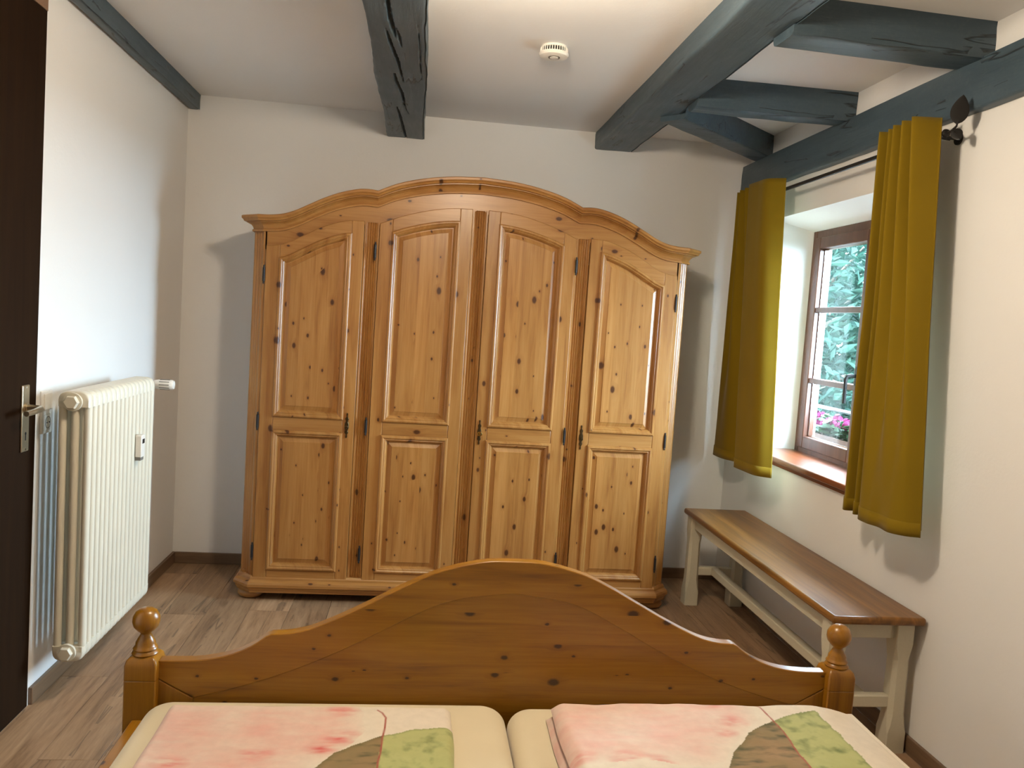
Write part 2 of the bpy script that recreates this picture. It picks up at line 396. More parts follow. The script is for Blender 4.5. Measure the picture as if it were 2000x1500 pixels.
kh = MB().tube([(hx-.002, 2.861, .975), (hx+.0008, 2.861, .975)], .005, 12); kh.box(hx-.002, hx+.0008, 2.8585, 2.8635, .952, .975)
build(kh, 'keyhole', M['black'], hp)
for z in (.922, 1.129): build(MB().tube([(hx-.001, 2.861, z), (hx+.001, 2.861, z)], .004, 10), 'screw', M['chrome'], hp)

# window in the right wall
wn = thing('window_1', (XG, 3.52, .85), None, None); wn['kind'] = 'structure'
wn['label'] = 'brown wooden casement window with glazing bars behind the mustard curtains'
y0, y1, z0, z1 = MID[0]-.0, MID[1], MID[2], MID[3]
def ring_frame(x0, x1, ya, yb, za, zb, wd, wb=None):
    wb = wb or wd; m = MB()
    m.box(x0, x1, ya, ya+wd, za, zb); m.box(x0, x1, yb-wd, yb, za, zb)
    m.box(x0, x1, ya+wd, yb-wd, zb-wd, zb); m.box(x0, x1, ya+wd, yb-wd, za, za+wb); return m
build(ring_frame(XG, XG+.07, y0, y1, z0, z1, .042, .045), 'frame', M['win'], wn, bevel=.003)
ym = 3.593
for k, (ya, yb) in enumerate(((ym+.002, y1-.04), (y0+.04, ym-.002))):
    sh = build(ring_frame(XG-.008, XG+.05, ya, yb, z0+.04, z1-.038, .058, .062), 'sash', M['win'], wn, bevel=.004)
    build(MB().box(XG+.022, XG+.026, ya+.055, yb-.055, z0+.098, z1-.094), 'pane', M['glass'], sh)
    build(ring_frame(XG+.019, XG+.0215, ya+.056, yb-.056, z0+.099, z1-.095, .011), 'glazing_spacer', M['chrome'], sh)
    for zc in (1.618, 1.248):
        build(MB().box(XG-.002, XG+.046, ya+.056, yb-.056, zc-.014, zc+.014), 'glazing_bar', M['win'], sh, bevel=.004)
    if k == 0:
        h = MB().box(XG-.016, XG-.008, ym+.008, ym+.038, 1.26, 1.37)
        hb = build(h, 'handle', M['iron'], sh, bevel=.002)
        hb2 = MB().tube([(XG-.012, ym+.022, 1.305), (XG-.045, ym+.022, 1.306), (XG-.06, ym+.022, 1.303), (XG-.067, ym+.022, 1.288), (XG-.067, ym+.022, 1.25), (XG-.066, ym+.022, 1.175)], [.0085]*6, 12)
        hb2.add(*(lambda q: (q.v, q.f))(MB().box(XG-.016, XG-.008, ym+.008, ym+.038, 1.26, 1.35)))
        me_old = hb.data; C.objects.unlink(hb); bpy.data.objects.remove(hb)
        build(hb2, 'handle', M['iron'], sh, smooth=True)
sl = MB().box(1.795, XG+.005, 2.80, 4.30, .838, .866)
build(sl, 'sill', M['sill'], wn, bevel=.006, seg=3)
build(MB().box(XR-.014, XR, 2.82, 4.28, .815, .838), 'sill_apron', M['sill'], wn, bevel=.002)

# ------------------------------------------------------------------ beams
def beam(name, A, B, wdt, zb, zt, mat, label, seed, n=120, wob=.006, cracks=(), nb=14, rnd=.012, bow=0):
    """timber from A to B (plan points), hewn and slightly irregular"""
    A, B = Vector((A[0], A[1], 0)), Vector((B[0], B[1], 0)); ax = (B-A); Ln = ax.length; ax.normalize(); sd = Vector((ax.y, -ax.x, 0))
    hw = wdt/2; prof = []
    hgt = zt-zb
    for k in range(7): prof.append((-hw, zt-hgt*k/7.0))
    for k in range(3): a = math.pi/2*k/3; prof.append((-hw+rnd-rnd*math.cos(a), zb+rnd-rnd*math.sin(a)))
    for k in range(nb+1): prof.append((lerp(-hw+rnd, hw-rnd, k/nb), zb))
    for k in range(1, 3): a = math.pi/2*k/3; prof.append((hw-rnd+rnd*math.sin(a), zb+rnd-rnd*math.cos(a)))
    for k in range(7, -1, -1): prof.append((hw, zt-hgt*k/7.0))
    rows = []
    for i in range(n+1):
        t = i/n; row = []
        for (u, z) in prof:
            fade = 1.0 if z < zt-.005 else .35
            p = A+ax*(Ln*t)+sd*u
            q = Vector((p.x*1.2+seed, p.y*1.2, z*2+seed*3))
            d1 = noise.noise(q*1.3)*wob*1.6+noise.noise(q*5)*wob*.6+noise.noise(q*14)*wob*.25
            d2 = noise.noise(q*1.1+Vector((9, 3, 1)))*wob+noise.noise(q*6+Vector((4, 1, 7)))*wob*.5
            du = d1*(1 if u > 0 else -1)*(abs(u)/hw)
            p = A+ax*(Ln*t)+sd*(u+du*fade)
            zz = z+(d2*fade if z < zt-.004 else 0) - bow*math.sin(math.pi*t)*(1 if z < zt-.004 else 0)
            dep = 0
            for (pl, wd_, dp) in cracks:
                ns_ = len(pl)-1
                for qi, (a, b) in enumerate(zip(pl, pl[1:])):
                    ab = (b[0]-a[0], b[1]-a[1]); l2 = ab[0]**2+ab[1]**2
                    s_ = ((p.x-a[0])*ab[0]+(p.y-a[1])*ab[1])/l2
                    if s_ < 0 or s_ > 1: continue
                    dist = math.hypot(p.x-a[0]-ab[0]*s_, p.y-a[1]-ab[1]*s_)
                    wk = wd_*max(.02, math.sin(math.pi*(qi+s_)/ns_))**.6*(1+.35*noise.noise(Vector((p.x*40, p.y*30, 2))))
                    if dist < wk: dep = max(dep, dp*(1-dist/wk)**.7*min(1, wk/wd_+.2))
            if z < zb+rnd: zz += dep
            row.append((p.x, p.y, min(zz, zt)))
        rows.append(row)
    m = MB().grid(rows, cap0=True, cap1=True)
    nc = len(prof); m.f += [((i)*nc+nc-1, i*nc, (i+1)*nc, (i+1)*nc+nc-1) for i in range(n)]; m.mi += [0]*n
    mid = (A+B)/2
    o = build(m, name, mat, loc=(mid.x, mid.y, zb), smooth=True, angle=50)
    return tag(o, label, 'beam', 'slate-painted timbers under the ceiling')
def cpx(pts, z):
    out = []
    for (a, b) in pts:
        p = hit(650+a/2.857, b/2.857, 2, z); out.append((p.x, p.y))
    return out
CZ = 2.422
cracks = [(cpx([(300, -60), (306, 0), (318, 90), (340, 165), (352, 215)], CZ), .009, .022),
          (cpx([(352, 150), (372, 205), (384, 262)], CZ), .006, .014),
          (cpx([(296, 150), (322, 235), (350, 310), (368, 360), (396, 470)], CZ), .008, .022),
          (cpx([(345, 405), (352, 455), (384, 520), (410, 620)], CZ), .008, .02),
          (cpx([(356, 590), (380, 660), (400, 740), (412, 772)], CZ), .008, .02),
          (cpx([(338, 405), (346, 430), (365, 480)], CZ), .005, .012),
          (cpx([(470, 120), (486, 250), (490, 380), (500, 470)], CZ), .004, .008),
          (cpx([(385, 570), (425, 640)], CZ), .004, .008)]
beam('ceiling_beam', (-.138, YN), (-.138, YB), .205, CZ, H, M['beam_y'], 'cracked slate-painted beam running overhead above the wardrobe centre, with long splits', 1.0, n=640, nb=44, cracks=cracks, wob=.007)
beam('ceiling_beam', (1.03, YN), (1.027, YB), .212, 2.453, H, M['beam_y'], 'wide slate-painted beam right of the smoke detector, carrying the short joists', 5.0, n=260, nb=10, wob=.006)
beam('ceiling_beam', (XL+.031, YN), (XL+.031, YB), .062, 2.466, H, M['beam_y'], 'narrow slate-painted beam in the corner above the radiator wall', 9.0, n=240, nb=5, wob=.004, rnd=.018)
beam('ceiling_beam', (XR-.012, YN), (XR-.012, YB), .055, 2.262, 2.428, M['beam_y'], 'slate-painted timber set along the window wall above the curtain rod', 13.0, n=260, nb=5, wob=.007)
JX = 1.125
beam('joist', (JX, 2.655), (XR, 2.675), .15, 2.425, H, M['beam_x'], 'broad dark joist nearest the viewer, between the wide beam and window wall', 21.0, n=90, nb=10, wob=.007, rnd=.022)
beam('joist', (JX, 3.555), (XR, 3.545), .155, 2.425, H, M['beam_x'], 'middle joist with rounded underside between the wide beam and window wall', 27.0, n=90, nb=10, wob=.007, rnd=.05, bow=.006)
beam('joist', (JX-.02, 3.78), (XR-.0, 4.42), .135, 2.43, H, M['beam_x'], 'slanting joist running into the far corner above the left curtain', 31.0, n=90, nb=8, wob=.005, rnd=.014)

# smoke detector
DX, DY = .463, 3.30
sd_ = thing('smoke_detector', (DX, DY, H), 'round white smoke detector fixed to the ceiling', 'smoke detector')
build(MB().lathe([(.0, 0), (.050, 0), (.052, -.004), (.052, -.009), (.0, -.009)], DX, DY, 40, cz=H), 'mount', M['white_plastic'], sd_, smooth=True)
build(MB().lathe([(.045, -.008), (.045, -.027)], DX, DY, 40, cz=H), 'vent_core', M['black'], sd_, smooth=True)
m = MB()
for k in range(34):
    a = 2*math.pi*k/34; c_, s_ = math.cos(a), math.sin(a)
    m.tube([(DX+.053*c_, DY+.053*s_, H-.008), (DX+.055*c_, DY+.055*s_, H-.028)], .0021, 5)
build(m, 'vent_ribs', M['white_plastic'], sd_)
build(MB().lathe([(.0, -.027), (.059, -.027), (.060, -.032), (.055, -.039), (.038, -.044), (.0, -.045)], DX, DY, 40, cz=H), 'cover', M['white_plastic'], sd_, smooth=True)
build(MB().lathe([(.0, -.044), (.023, -.044), (.023, -.0465), (.0, -.0465)], DX, DY-.012, 32, cz=H), 'button_ring', M['grey_plastic'], sd_, smooth=True)
build(MB().lathe([(.0, -.044), (.0175, -.044), (.0165, -.048), (.0, -.0485)], DX, DY-.012, 32, cz=H), 'test_button', M['white_plastic'], sd_, smooth=True)

# ------------------------------------------------------------------ wardrobe
X0 = .263; YF, YD, YW = 4.072, 4.05, 4.60
wd = thing('wardrobe', (X0, 4.33, 0), 'large four-door knotty pine wardrobe with arched cornice against the back wall', 'wardrobe')
corn = interp([(0, 2.067), (.166, 2.056), (.289, 2.036), (.41, 2.002), (.497, 1.963)])
corn2 = interp([(.497, 1.963), (.54, 1.966), (.585, 1.963), (.672, 1.940), (.74, 1.912), (.81, 1.876), (.88, 1.839), (.935, 1.819), (.985, 1.811), (1.03, 1.808)])
def CL(u): u = abs(u); return corn(u) if u <= .497 else corn2(u)
dout = interp([(.555, 1.889), (.64, 1.884), (.70, 1.866), (.76, 1.842), (.846, 1.795), (.915, 1.757), (.97, 1.742), (1.012, 1.738)])
dinn = interp([(.037, 1.987), (.13, 1.983), (.22, 1.970), (.36, 1.932), (.485, 1.882)])
# carcass: sides, back, floor, canted corner posts
us = .92
m = MB()
for s in (-1, 1):
    m.box(*sorted((X0+s*1.082, X0+s*1.062)), 4.128, YW, .12, 1.81)
m.box(X0-1.07, X0+1.07, YW-.012, YW, .12, 1.80); m.box(X0-1.07, X0+1.07, YF+.03, YW, .118, .14)
xs = lin(X0-1.06, X0+1.06, 61)
m.strip(xs, lambda x: CL(x-X0)+.03, lambda x: CL(x-X0)+.045, YF, YW)
build(m, 'carcass', M['pine_v2'], wd)
for s in (-1, 1):     # canted, fluted corner posts
    a0 = Vector((X0+s*1.027, YF-.004, 0)); a1 = Vector((X0+s*1.082, 4.127, 0)); nrm = Vector((s*.707, -.707, 0)); rows = []
    pts = []; N = 25
    for k in range(N):
        t = k/(N-1); dpt = 0
        if .14 < t < .86: dpt = -.006*abs(math.sin(math.pi*3*(t-.14)/.72))
        pts.append(a0.lerp(a1, t)+nrm*dpt)
    back = [a1+Vector((-s*.02, .02, 0)), a0+Vector((-s*.014, .05, 0)), a0+Vector((-s*.014, 0, 0))]
    loop = pts+back
    build(MB().grid([[(p.x, p.y, z) for p in loop] for z in (.12, 1.815)], closeu=True, cap0=True, cap1=True), 'corner_post', M['pine_flute'], wd)
# frieze behind the door heads
m = MB(); xs = lin(X0-1.02, X0+1.02, 103)
def under(x):
    u = abs(x-X0)
    if u < .037: return dinn(.037)-.004
    if u <= .485: return dinn(u)-.02
    if u < .555: return dout(.555)-.004
    return dout(u)-.02
m.strip(xs, under, lambda x: CL(x-X0)+.03, YF-.004, YF+.016)
build(m, 'frieze', M['pine_h'], wd)
# fluted pilasters between the doors
for uc, w_, zt in ((-.52, .07, 1.887), (0, .074, 1.985), (.52, .07, 1.887)):
    loop = []; N = 41
    for k in range(N):
        t = k/(N-1); dy = 0
        if .12 < t < .88: dy = .007*abs(math.sin(math.pi*5*(t-.12)/.76))**.7
        loop.append((X0+uc-w_/2+w_*t, YF-.006+dy))
    loop += [(X0+uc+w_/2, YF+.016), (X0+uc-w_/2, YF+.016)]
    build(MB().grid([[(a, b, z) for a, b in loop] for z in (.125, zt)], closeu=True, cap0=True, cap1=True), 'pilaster', M['pine_flute'], wd)
# cornice: moulding swept along the arched front and round the canted ends
prof = [(0, -.004), (.011, -.004), (.012, .003), (.011, .007), (.006, .008), (.009, .017), (.015, .026), (.024, .033), (.034, .037), (.036, .0375), (.036, .041), (.049, .0425), (.053, .050), (.060, .056), (.061, .066), (.056, .070), (-.02, .070), (-.02, -.004)]
path = []
uu = lin(-1.027, -.50, 44)+[-.497]+lin(-.494, .494, 70)+[.497]+lin(.50, 1.027, 44)
SQ = math.tan(math.radians(22.5))
path.append((X0-1.082, YW, -1, 0, CL(1.03))); path.append((X0-1.082, 4.127, -1, -SQ, CL(1.03)))
for i, u in enumerate(uu):
    if i == 0: path.append((X0+u, YF-.002, -SQ, -1, CL(u)))
    elif i == len(uu)-1: path.append((X0+u, YF-.002, SQ, -1, CL(u)))
    else: path.append((X0+u, YF-.002, 0, -1, CL(u)))
path.append((X0+1.082, 4.127, 1, -SQ, CL(1.03))); path.append((X0+1.082, YW, 1, 0, CL(1.03)))
# tilt the profile with the slope of the curve so the moulding keeps its width
rows = []
for (px_, py_, nx_, ny_, z) in path:
    rows.append([(px_+nx_*o_, py_+ny_*o_, z+h_) for o_, h_ in prof])
build(MB().grid(rows, closeu=True, cap0=True, cap1=True), 'cornice', M['pine_h'], wd)
# base moulding and bun feet
bprof = [(-.02, .128), (.004, .128), (.010, .118), (.012, .108), (.026, .098), (.030, .088), (.030, .076), (.022, .070), (.020, .062), (.014, .052), (.012, .044), (-.02, .044)]
bpath = [(X0-1.082, YW, -1, 0), (X0-1.082, 4.117, -1, -SQ), (X0-1.017, YF-.014, -SQ, -1), (X0+1.017, YF-.014, SQ, -1), (X0+1.082, 4.117, 1, -SQ), (X0+1.082, YW, 1, 0)]
m = MB().grid([[(a+nx_*o_, b+ny_*o_, z) for o_, z in bprof] for a, b, nx_, ny_ in bpath], closeu=True, cap0=True, cap1=True)
build(m, 'plinth', M['pine_h'], wd)
for s in (-1, 1):
    for fy in (4.135, 4.53):
        build(MB().lathe([(.0, 0), (.040, 0), (.055, .006), (.064, .018), (.064, .028), (.056, .040), (.045, .046), (0, .046)], X0+s*1.03, fy, 28), 'bun_foot', M['pine_h'], wd, smooth=True, angle=50)
# doors
def inset_loop(xa, xb, zb, topf, d, n=30):
    """outline of a panel (flat foot and sides, shaped head), moved inward by d"""
    out = [Vector((xa+d, zb+d)), Vector((xb-d, zb+d))]
    for x in lin(xb-d, xa+d, n):
        sl = (topf(x+.002)-topf(x-.002))/.004
        out.append(Vector((x, topf(x)-d*math.sqrt(1+sl*sl))))
    return out
def door(ua, ub, top, pa, pb, hinge_u, lock_u, key):
    """one door; u measured from the wardrobe centre"""
    zb = .107; m = MB(); tp = lambda x: top(abs(x-X0)); ptop = lambda x: top(abs(x-X0))-.064
    xa, xb, xpa, xpb = X0+ua, X0+ub, X0+pa, X0+pb
    yb_ = YF-.006
    m.strip(lin(xa, xpa, 10), lambda x: zb, tp, YD, yb_, 0); m.strip(lin(xpb, xb, 10), lambda x: zb, tp, YD, yb_, 0)
    m.strip(lin(xpa, xpb, 40), lambda x: ptop(x)-.004, tp, YD, yb_, 1)
    m.box(xpa, xpb, YD, yb_, .846, .926, 1); m.box(xpa, xpb, YD, yb_, zb, .168, 1)
    d = build(m, 'door', [M['pine_v2'], M['pine_h']], wd, bevel=.0028, seg=2)
    for zlow, topf in ((.922, ptop), (.163, lambda x: .851)):
        loop = lambda d_: inset_loop(xpa, xpb, zlow, topf, d_)
        mp = [(-.004, YD), (-.003, YD-.006), (.002, YD-.011), (.008, YD-.012), (.013, YD-.009), (.015, YD-.006), (.018, YD-.007), (.022, YD-.004), (.027, YD+.006), (.030, YD+.012)]
        rows = []
        for ins, y in mp: rows.append([(p.x, y, p.y) for p in loop(ins)])
        build(MB().grid(rows, closeu=True), 'panel_moulding', M['pine_v2'], d, smooth=True, angle=30)
        pp = [(.026, YD+.011), (.034, YD+.011), (.052, YD+.005), (.0535, YD+.003), (.058, YD+.003)]
        rows = [[(p.x, y, p.y) for p in loop(ins)] for ins, y in pp]
        build(MB().grid(rows, closeu=True, cap1=True), 'panel', M['pine_v'], d)
    hs = 1 if abs(hinge_u) > 0 else 1
    for hz in ((1.60 if abs(hinge_u) > .9 else 1.748), .893, .25):
        hx_ = X0+hinge_u
        h = MB().lathe([(0, -.046), (.003, -.044), (.0045, -.038), (.003, -.034), (.0062, -.032), (.0062, .032), (.003, .034), (.0045, .038), (.003, .044), (0, .046)], hx_, YD-.002, 12, cz=hz)
        build(h, 'hinge', M['iron'], d, smooth=True)
    if lock_u is not None:
        lx = X0+lock_u; hw = interp([(-.062, .001), (-.055, .005), (-.045, .003), (-.034, .009), (-.022, .006), (-.010, .0105), (.008, .0105), (.022, .006), (.034, .009), (.046, .003), (.056, .005), (.063, .001)])
        mm = MB(); zs = lin(-.062, .063, 41)
        mm.grid([[(lx-hw(z), YD-.0006, .892+z), (lx-hw(z)*.6, YD-.0045, .892+z), (lx+hw(z)*.6, YD-.0045, .892+z), (lx+hw(z), YD-.0006, .892+z)] for z in zs])
        e = build(mm, 'lock_plate', M['bronze'], d, smooth=True)
        kk = MB().tube([(lx, YD-.003, .888), (lx, YD-.024, .888)], .0032, 8)
        if key:
            kk.tube([(lx+.011*math.cos(a), YD-.03, .888+.009*math.sin(a)) for a in [2*math.pi*i/16 for i in range(17)]], .0025, 6)
            kk.tube([(lx, YD-.02, .888), (lx, YD-.026, .888)], .006, 10)
            build(kk, 'key', M['brass'], d, smooth=True)
        else:
            kk.lathe([(0, -.030), (.006, -.029), (.008, -.024), (.006, -.019), (.003, -.018)], lx, YD, 12, axis='y', cz=.888)
            build(kk, 'knob', M['bronze'], d, smooth=True)
door(-1.012, -.557, dout, -.947, -.615, -1.018, -.592, False)
door(-.483, -.039, dinn, -.421, -.098, -.500, None, False)
door(.039, .483, dinn, .098, .421, .490, .060, True)
door(.557, 1.012, dout, .615, .947, 1.014, .577, False)

# ------------------------------------------------------------------ bed
BX, BY = .295, 2.2
bed = thing('bed', (BX, 1.2, 0), 'honey pine double bed with scrolled footboard and ball-topped posts', 'bed')
PH = .968
for s in (-1, 1):
    bx = BX+s*PH; m = MB().box(bx-.041, bx+.041, BY-.041, BY+.041, 0, .455)
    # shouldered top of the post
    rows = []
    for (hw, z) in ((.041, .455), (.041, .492), (.037, .506), (.030, .513), (.024, .515)):
        rows.append([(bx-hw, BY-hw, z), (bx+hw, BY-hw, z), (bx+hw, BY+hw, z), (bx-hw, BY+hw, z)])
    m.grid(rows, closeu=True, cap1=True)
    p = build(m, 'post', M['bed_v'], bed, bevel=.004)
    build(MB().lathe([(0, .512), (.031, .512), (.034, .517), (.031, .522), (.028, .525), (.031, .529), (.028, .534), (.025, .537), (.025, .545), (.019, .556), (.0135, .566), (.014, .571), (.022, .577), (.031, .588), (.0345, .601), (.0335, .614), (.026, .628), (.014, .636), (0, .638)], bx, BY, 32), 'finial', M['bed_v'], p, smooth=True, angle=60)
ftop = interp([(0, .797), (.07, .795), (.14, .781), (.21, .760), (.28, .728), (.35, .690), (.42, .652), (.49, .617), (.55, .592), (.60, .581), (.648, .578)])
ftop2 = interp([(.648, .578), (.69, .547), (.74, .523), (.80, .507), (.86, .501), (.925, .500)])
def FT(x): u = abs(x-BX); return ftop(u) if u <= .648 else ftop2(u)
xs = sorted(lin(BX-.93, BX+.93, 150)+[BX-.648, BX+.648, BX-.6485, BX+.6485])
m = MB().strip(xs, lambda x: .20, lambda x: FT(x)-.004, BY-.012, BY+.018); fb = build(m, 'footboard', M['bed_h'], bed, bevel=.003)
# raised shaped rim over a sunk field (curve lies below the scrolled edge)
def inner_pts():
    out = []
    for q in ((355, 1367), (400, 1362), (482, 1340), (600, 1298), (715, 1251), (810, 1207), (915, 1165), (1002, 1156), (1090, 1168), (1160, 1200), (1247, 1245), (1300, 1280), (1400, 1332), (1502, 1366), (1570, 1374)):
        p = hit(q[0], q[1], 1, BY-.02); out.append((abs(p.x-BX), p.z))
    return sorted(out)
ip = inner_pts(); sm = []
for i in range(0, len(ip)-1, 2): sm.append(((ip[i][0]+ip[i+1][0])/2, (ip[i][1]+ip[i+1][1])/2))
sm = [(0, sm[0][1]+.002)]+sm[1:]
FI = interp(sm); ue = sm[-1][0]
xs2 = sorted(lin(BX-.93, BX+.93, 150)+[BX-ue, BX+ue])
def rim_low(x):
    u = abs(x-BX); return FI(u) if u <= ue else lerp(FI(ue), .452, (u-ue)/(.93-ue))
build(MB().strip(xs2, rim_low, FT, BY-.017, BY+.018), 'scrolled_rim', M['bed_h'], fb, bevel=.0025, seg=2)
for s in (-1, 1):
    a, b = sorted((BX+s*(ue+.002), BX+s*.93))
    build(MB().strip(lin(a, b, 12), lambda x: .2, lambda x: rim_low(x)-.0015, BY-.017, BY+.010), 'end_panel', M['bed_v'], fb, bevel=.0025)
for s in (-1, 1):
    a, b = sorted((BX+s*.955, BX+s*.985))
    build(MB().box(a, b, .14, BY-.04, .17, .35), 'side_rail', M['bed_y'], bed, bevel=.004)
build(MB().box(BX-.985, BX+.985, .10, .14, 0, .75), 'headboard', M['bed_h'], bed, bevel=.005)
for k in range(12):
    yy = .2+k*.16
    build(MB().box(BX-.954, BX+.954, yy, yy+.07, .19, .21), 'slat', M['bed_h'], bed)

def rounded_slab(x0, x1, y0, y1, z0, z1, r, rc, n=10):
    """mattress-like slab: rounded in plan (rc) and over its top and bottom edge (r)"""
    def loop(ins, z):
        out = []; rr = max(.005, rc-ins)
        for (cx_, cy_, a0) in ((x1-ins-rr, y1-ins-rr, 0), (x0+ins+rr, y1-ins-rr, 90), (x0+ins+rr, y0+ins+rr, 180), (x1-ins-rr, y0+ins+rr, 270)):
            for k in range(n+1):
                a = math.radians(a0+90*k/n); out.append((cx_+rr*math.cos(a), cy_+rr*math.sin(a), z))
        return out
    rows = [loop(r*(1-math.sin(a)), z0+r*(1-math.cos(a))) for a in lin(0, math.pi/2, 6)]
    rows += [loop(r*(1-math.cos(a)), z1-r+r*math.sin(a)) for a in lin(0, math.pi/2, 9)]
    return MB().grid(rows, closeu=True, cap0=True, cap1=True)
MT = .412
mm = rounded_slab(-.645, .287, .16, 2.168, .21, MT, .045, .07)
tag(build(mm, 'mattress', M['sheet'], loc=(-.18, 1.16, .21), smooth=True, angle=80), 'mattress in a cream fitted sheet under the thin folded duvet on the left', 'mattress', 'bed mattresses')
mm = rounded_slab(.291, 1.236, .16, 2.160, .21, MT-.004, .045, .07)
tag(build(mm, 'mattress', M['sheet'], loc=(.765, 1.16, .21), smooth=True, angle=80), 'mattress in a cream fitted sheet under the plump folded duvet on the right', 'mattress', 'bed mattresses')

# folded duvets with a watercolour leaf print
CREAM, PINK, RED = (.80, .71, .58), (.80, .44, .37), (.72, .14, .13)
GREEN, DGREEN, OLIVE, LINE = (.52, .53, .22), (.15, .20, .07), (.26, .20, .09), (.40, .10, .07)
def plane_pts(pts, z): return [tuple(hit(a, b, 2, z)[:2]) for a, b in pts]
def seg_dist(p, pl):
    best = 9
    for a, b in zip(pl, pl[1:]):
        ab = (b[0]-a[0], b[1]-a[1]); l2 = ab[0]**2+ab[1]**2 or 1e-9
        t = max(0, min(1, ((p[0]-a[0])*ab[0]+(p[1]-a[1])*ab[1])/l2))
        best = min(best, math.hypot(p[0]-a[0]-ab[0]*t, p[1]-a[1]-ab[1]*t))
    return best
def inside(p, poly):
    c = False; j = len(poly)-1
    for i in range(len(poly)):
        a, b = poly[i], poly[j]
        if (a[1] > p[1]) != (b[1] > p[1]) and p[0] < (b[0]-a[0])*(p[1]-a[1])/(b[1]-a[1])+a[0]: c = not c
        j = i
    return c
def mixc(a, b, t): t = max(0, min(1, t)); return tuple(lerp(x, y, t) for x, y in zip(a, b))
def make_print(z, leaf_px, line_px, blots, pink_edge_px, seed, side):
    leaf = plane_pts(leaf_px, z); line = plane_pts(line_px, z); edge = plane_pts(pink_edge_px, z)
    bl = [(hit(a, b, 2, z), r) for a, b, r in blots]
    def col(x, y):
        v = Vector((x, y, seed)); n1 = noise.fractal(v*9, 1, 2, 4); n2 = noise.fractal(v*28, 1, 2, 4); n3 = noise.fractal(Vector((x*14, y*45, seed)), 1, 2, 4)
        # pink wash with ragged border
        q = (x+n1*.012+n2*.006, y+n2*.006)
        c = CREAM
        if inside(q, edge):
            d = seg_dist(q, edge); w_ = min(1, d/.07)
            c = mixc(CREAM, PINK, (.52+.25*n1+.2*n3)*w_+.06)
            for p, r in bl:
                e = math.hypot((x-p.x)/r, (y-p.y)/(r*.75))
                c = mixc(c, RED, max(0, 1-e)*(.62+.9*n3))
        qq = (x+n2*.005, y+n2*.005)
        if inside(qq, leaf):
            d = seg_dist(qq, leaf)
            # which side of the stem line
            a, b = None, None; best = 9
            for s0, s1 in zip(line, line[1:]):
                dd = seg_dist(qq, [s0, s1])
                if dd < best: best = dd; a, b = s0, s1
            right = (b[0]-a[0])*(qq[1]-a[1])-(b[1]-a[1])*(qq[0]-a[0]) > 0
            if right: c = mixc(GREEN, DGREEN, .10+.8*max(0, n2+.35*n1-.1)); c = mixc(c, DGREEN, max(0, .5-d/.02))
            else: c = mixc(OLIVE, (.40, .25, .13), .45+.5*n1); c = mixc(c, (.10, .09, .04), max(0, n3*1.3)); c = mixc(c, (.14, .13, .05), max(0, .55-d/.03))
        dl = seg_dist((x+n1*.003, y+n1*.003), line)
        if dl < .0032: c = mixc(LINE, c, (dl-.0012)/.002)
        return c
    return col
def duvet(name, x0, x1, y0, y1, zb, th, colf, label, seed, droop=0, nx=300, ny=230, rnd=.03, layers=1, wob=.006):
    """soft folded cloth slab: top surface, rounded edges and underside as one skin"""
    root = thing(name, ((x0+x1)/2, (y0+y1)/2, zb), label, 'duvet', 'folded duvets on the bed')
    for ly in range(layers):
        za = zb+ly*th; ins = .0 if ly == layers-1 else -.009
        rows = []; cols = []
        W, D_ = x1-x0-2*ins, y1-y0-2*ins
        ext = .02
        for j in range(ny+1):
            row = []
            for i in range(nx+1):
                # stretched parameters so that the border rows wrap round the edge
                s = i/nx; t = j/ny
                x = x0+ins+W*s; y = y0+ins+D_*t
                ex = min(s, 1-s)*W; ey = min(t, 1-t)*D_
                e = 1
                for d_ in (ex, ey):
                    if d_ < rnd: e *= math.sqrt(max(0, 1-(1-d_/rnd)**2))
                v = Vector((x*2.3, y*2.3, seed+ly*3))
                nz = noise.noise(v*2)*wob+noise.noise(v*5)*wob*.5+noise.noise(v*13)*wob*.16
                z = za+.004+(th-.004)*e*(.5+.5*e)+nz*e
                wv = noise.noise(Vector((x*5, y*5, seed+8)))*.006
                xx, yy = x, y
                if ex < .06: xx += wv*(1-ex/.06)
                if ey < .06: yy += wv*(1-ey/.06)
                if droop and x > x1-.14: z -= droop*((x-(x1-.14))/.14)**2
                row.append((xx, yy, max(z, za+.0008)))
            rows.append(row)
        m = MB().grid(rows)
        bot = [[(p[0], p[1], za+.0004 if not droop else min(za+.0004, p[2]-.0004)) for p in (r[0], r[-1])] for r in (rows[0], rows[-1])]
        o = build(m, 'top_fold' if ly == layers-1 else 'lower_fold', M['print'], root, smooth=True, angle=180)
        at = o.data.color_attributes.new('print', 'FLOAT_COLOR', 'POINT')
        buf = []
        for r in rows:
            for p in r: buf += list(colf(p[0], p[1]))+[1]
        at.data.foreach_set('color', buf)
    return root
zl = .436
colL = make_print(zl, [(560, 1540), (612, 1500), (655, 1468), (700, 1452), (745, 1438), (800, 1424), (850, 1419), (905, 1416), (905, 1700), (450, 1700)],
                  [(738, 1388), (748, 1393), (755, 1402), (752, 1425), (748, 1440), (736, 1500), (722, 1560), (700, 1700)],
                  [(672, 1388, .05), (668, 1442, .06), (628, 1462, .05), (500, 1470, .05), (330, 1490, .05)],
                  [(200, 1360), (640, 1368), (700, 1375), (712, 1410), (715, 1430), (670, 1462), (612, 1495), (560, 1540), (450, 1700), (100, 1700)], 3.3, 1)
duvet('folded_duvet', -.572, .137, 1.35, 2.088, MT-.001, .024, colL, 'thin flat folded duvet with pink and green leaf print on the left mattress', 2.0, rnd=.022)
zr_ = .472
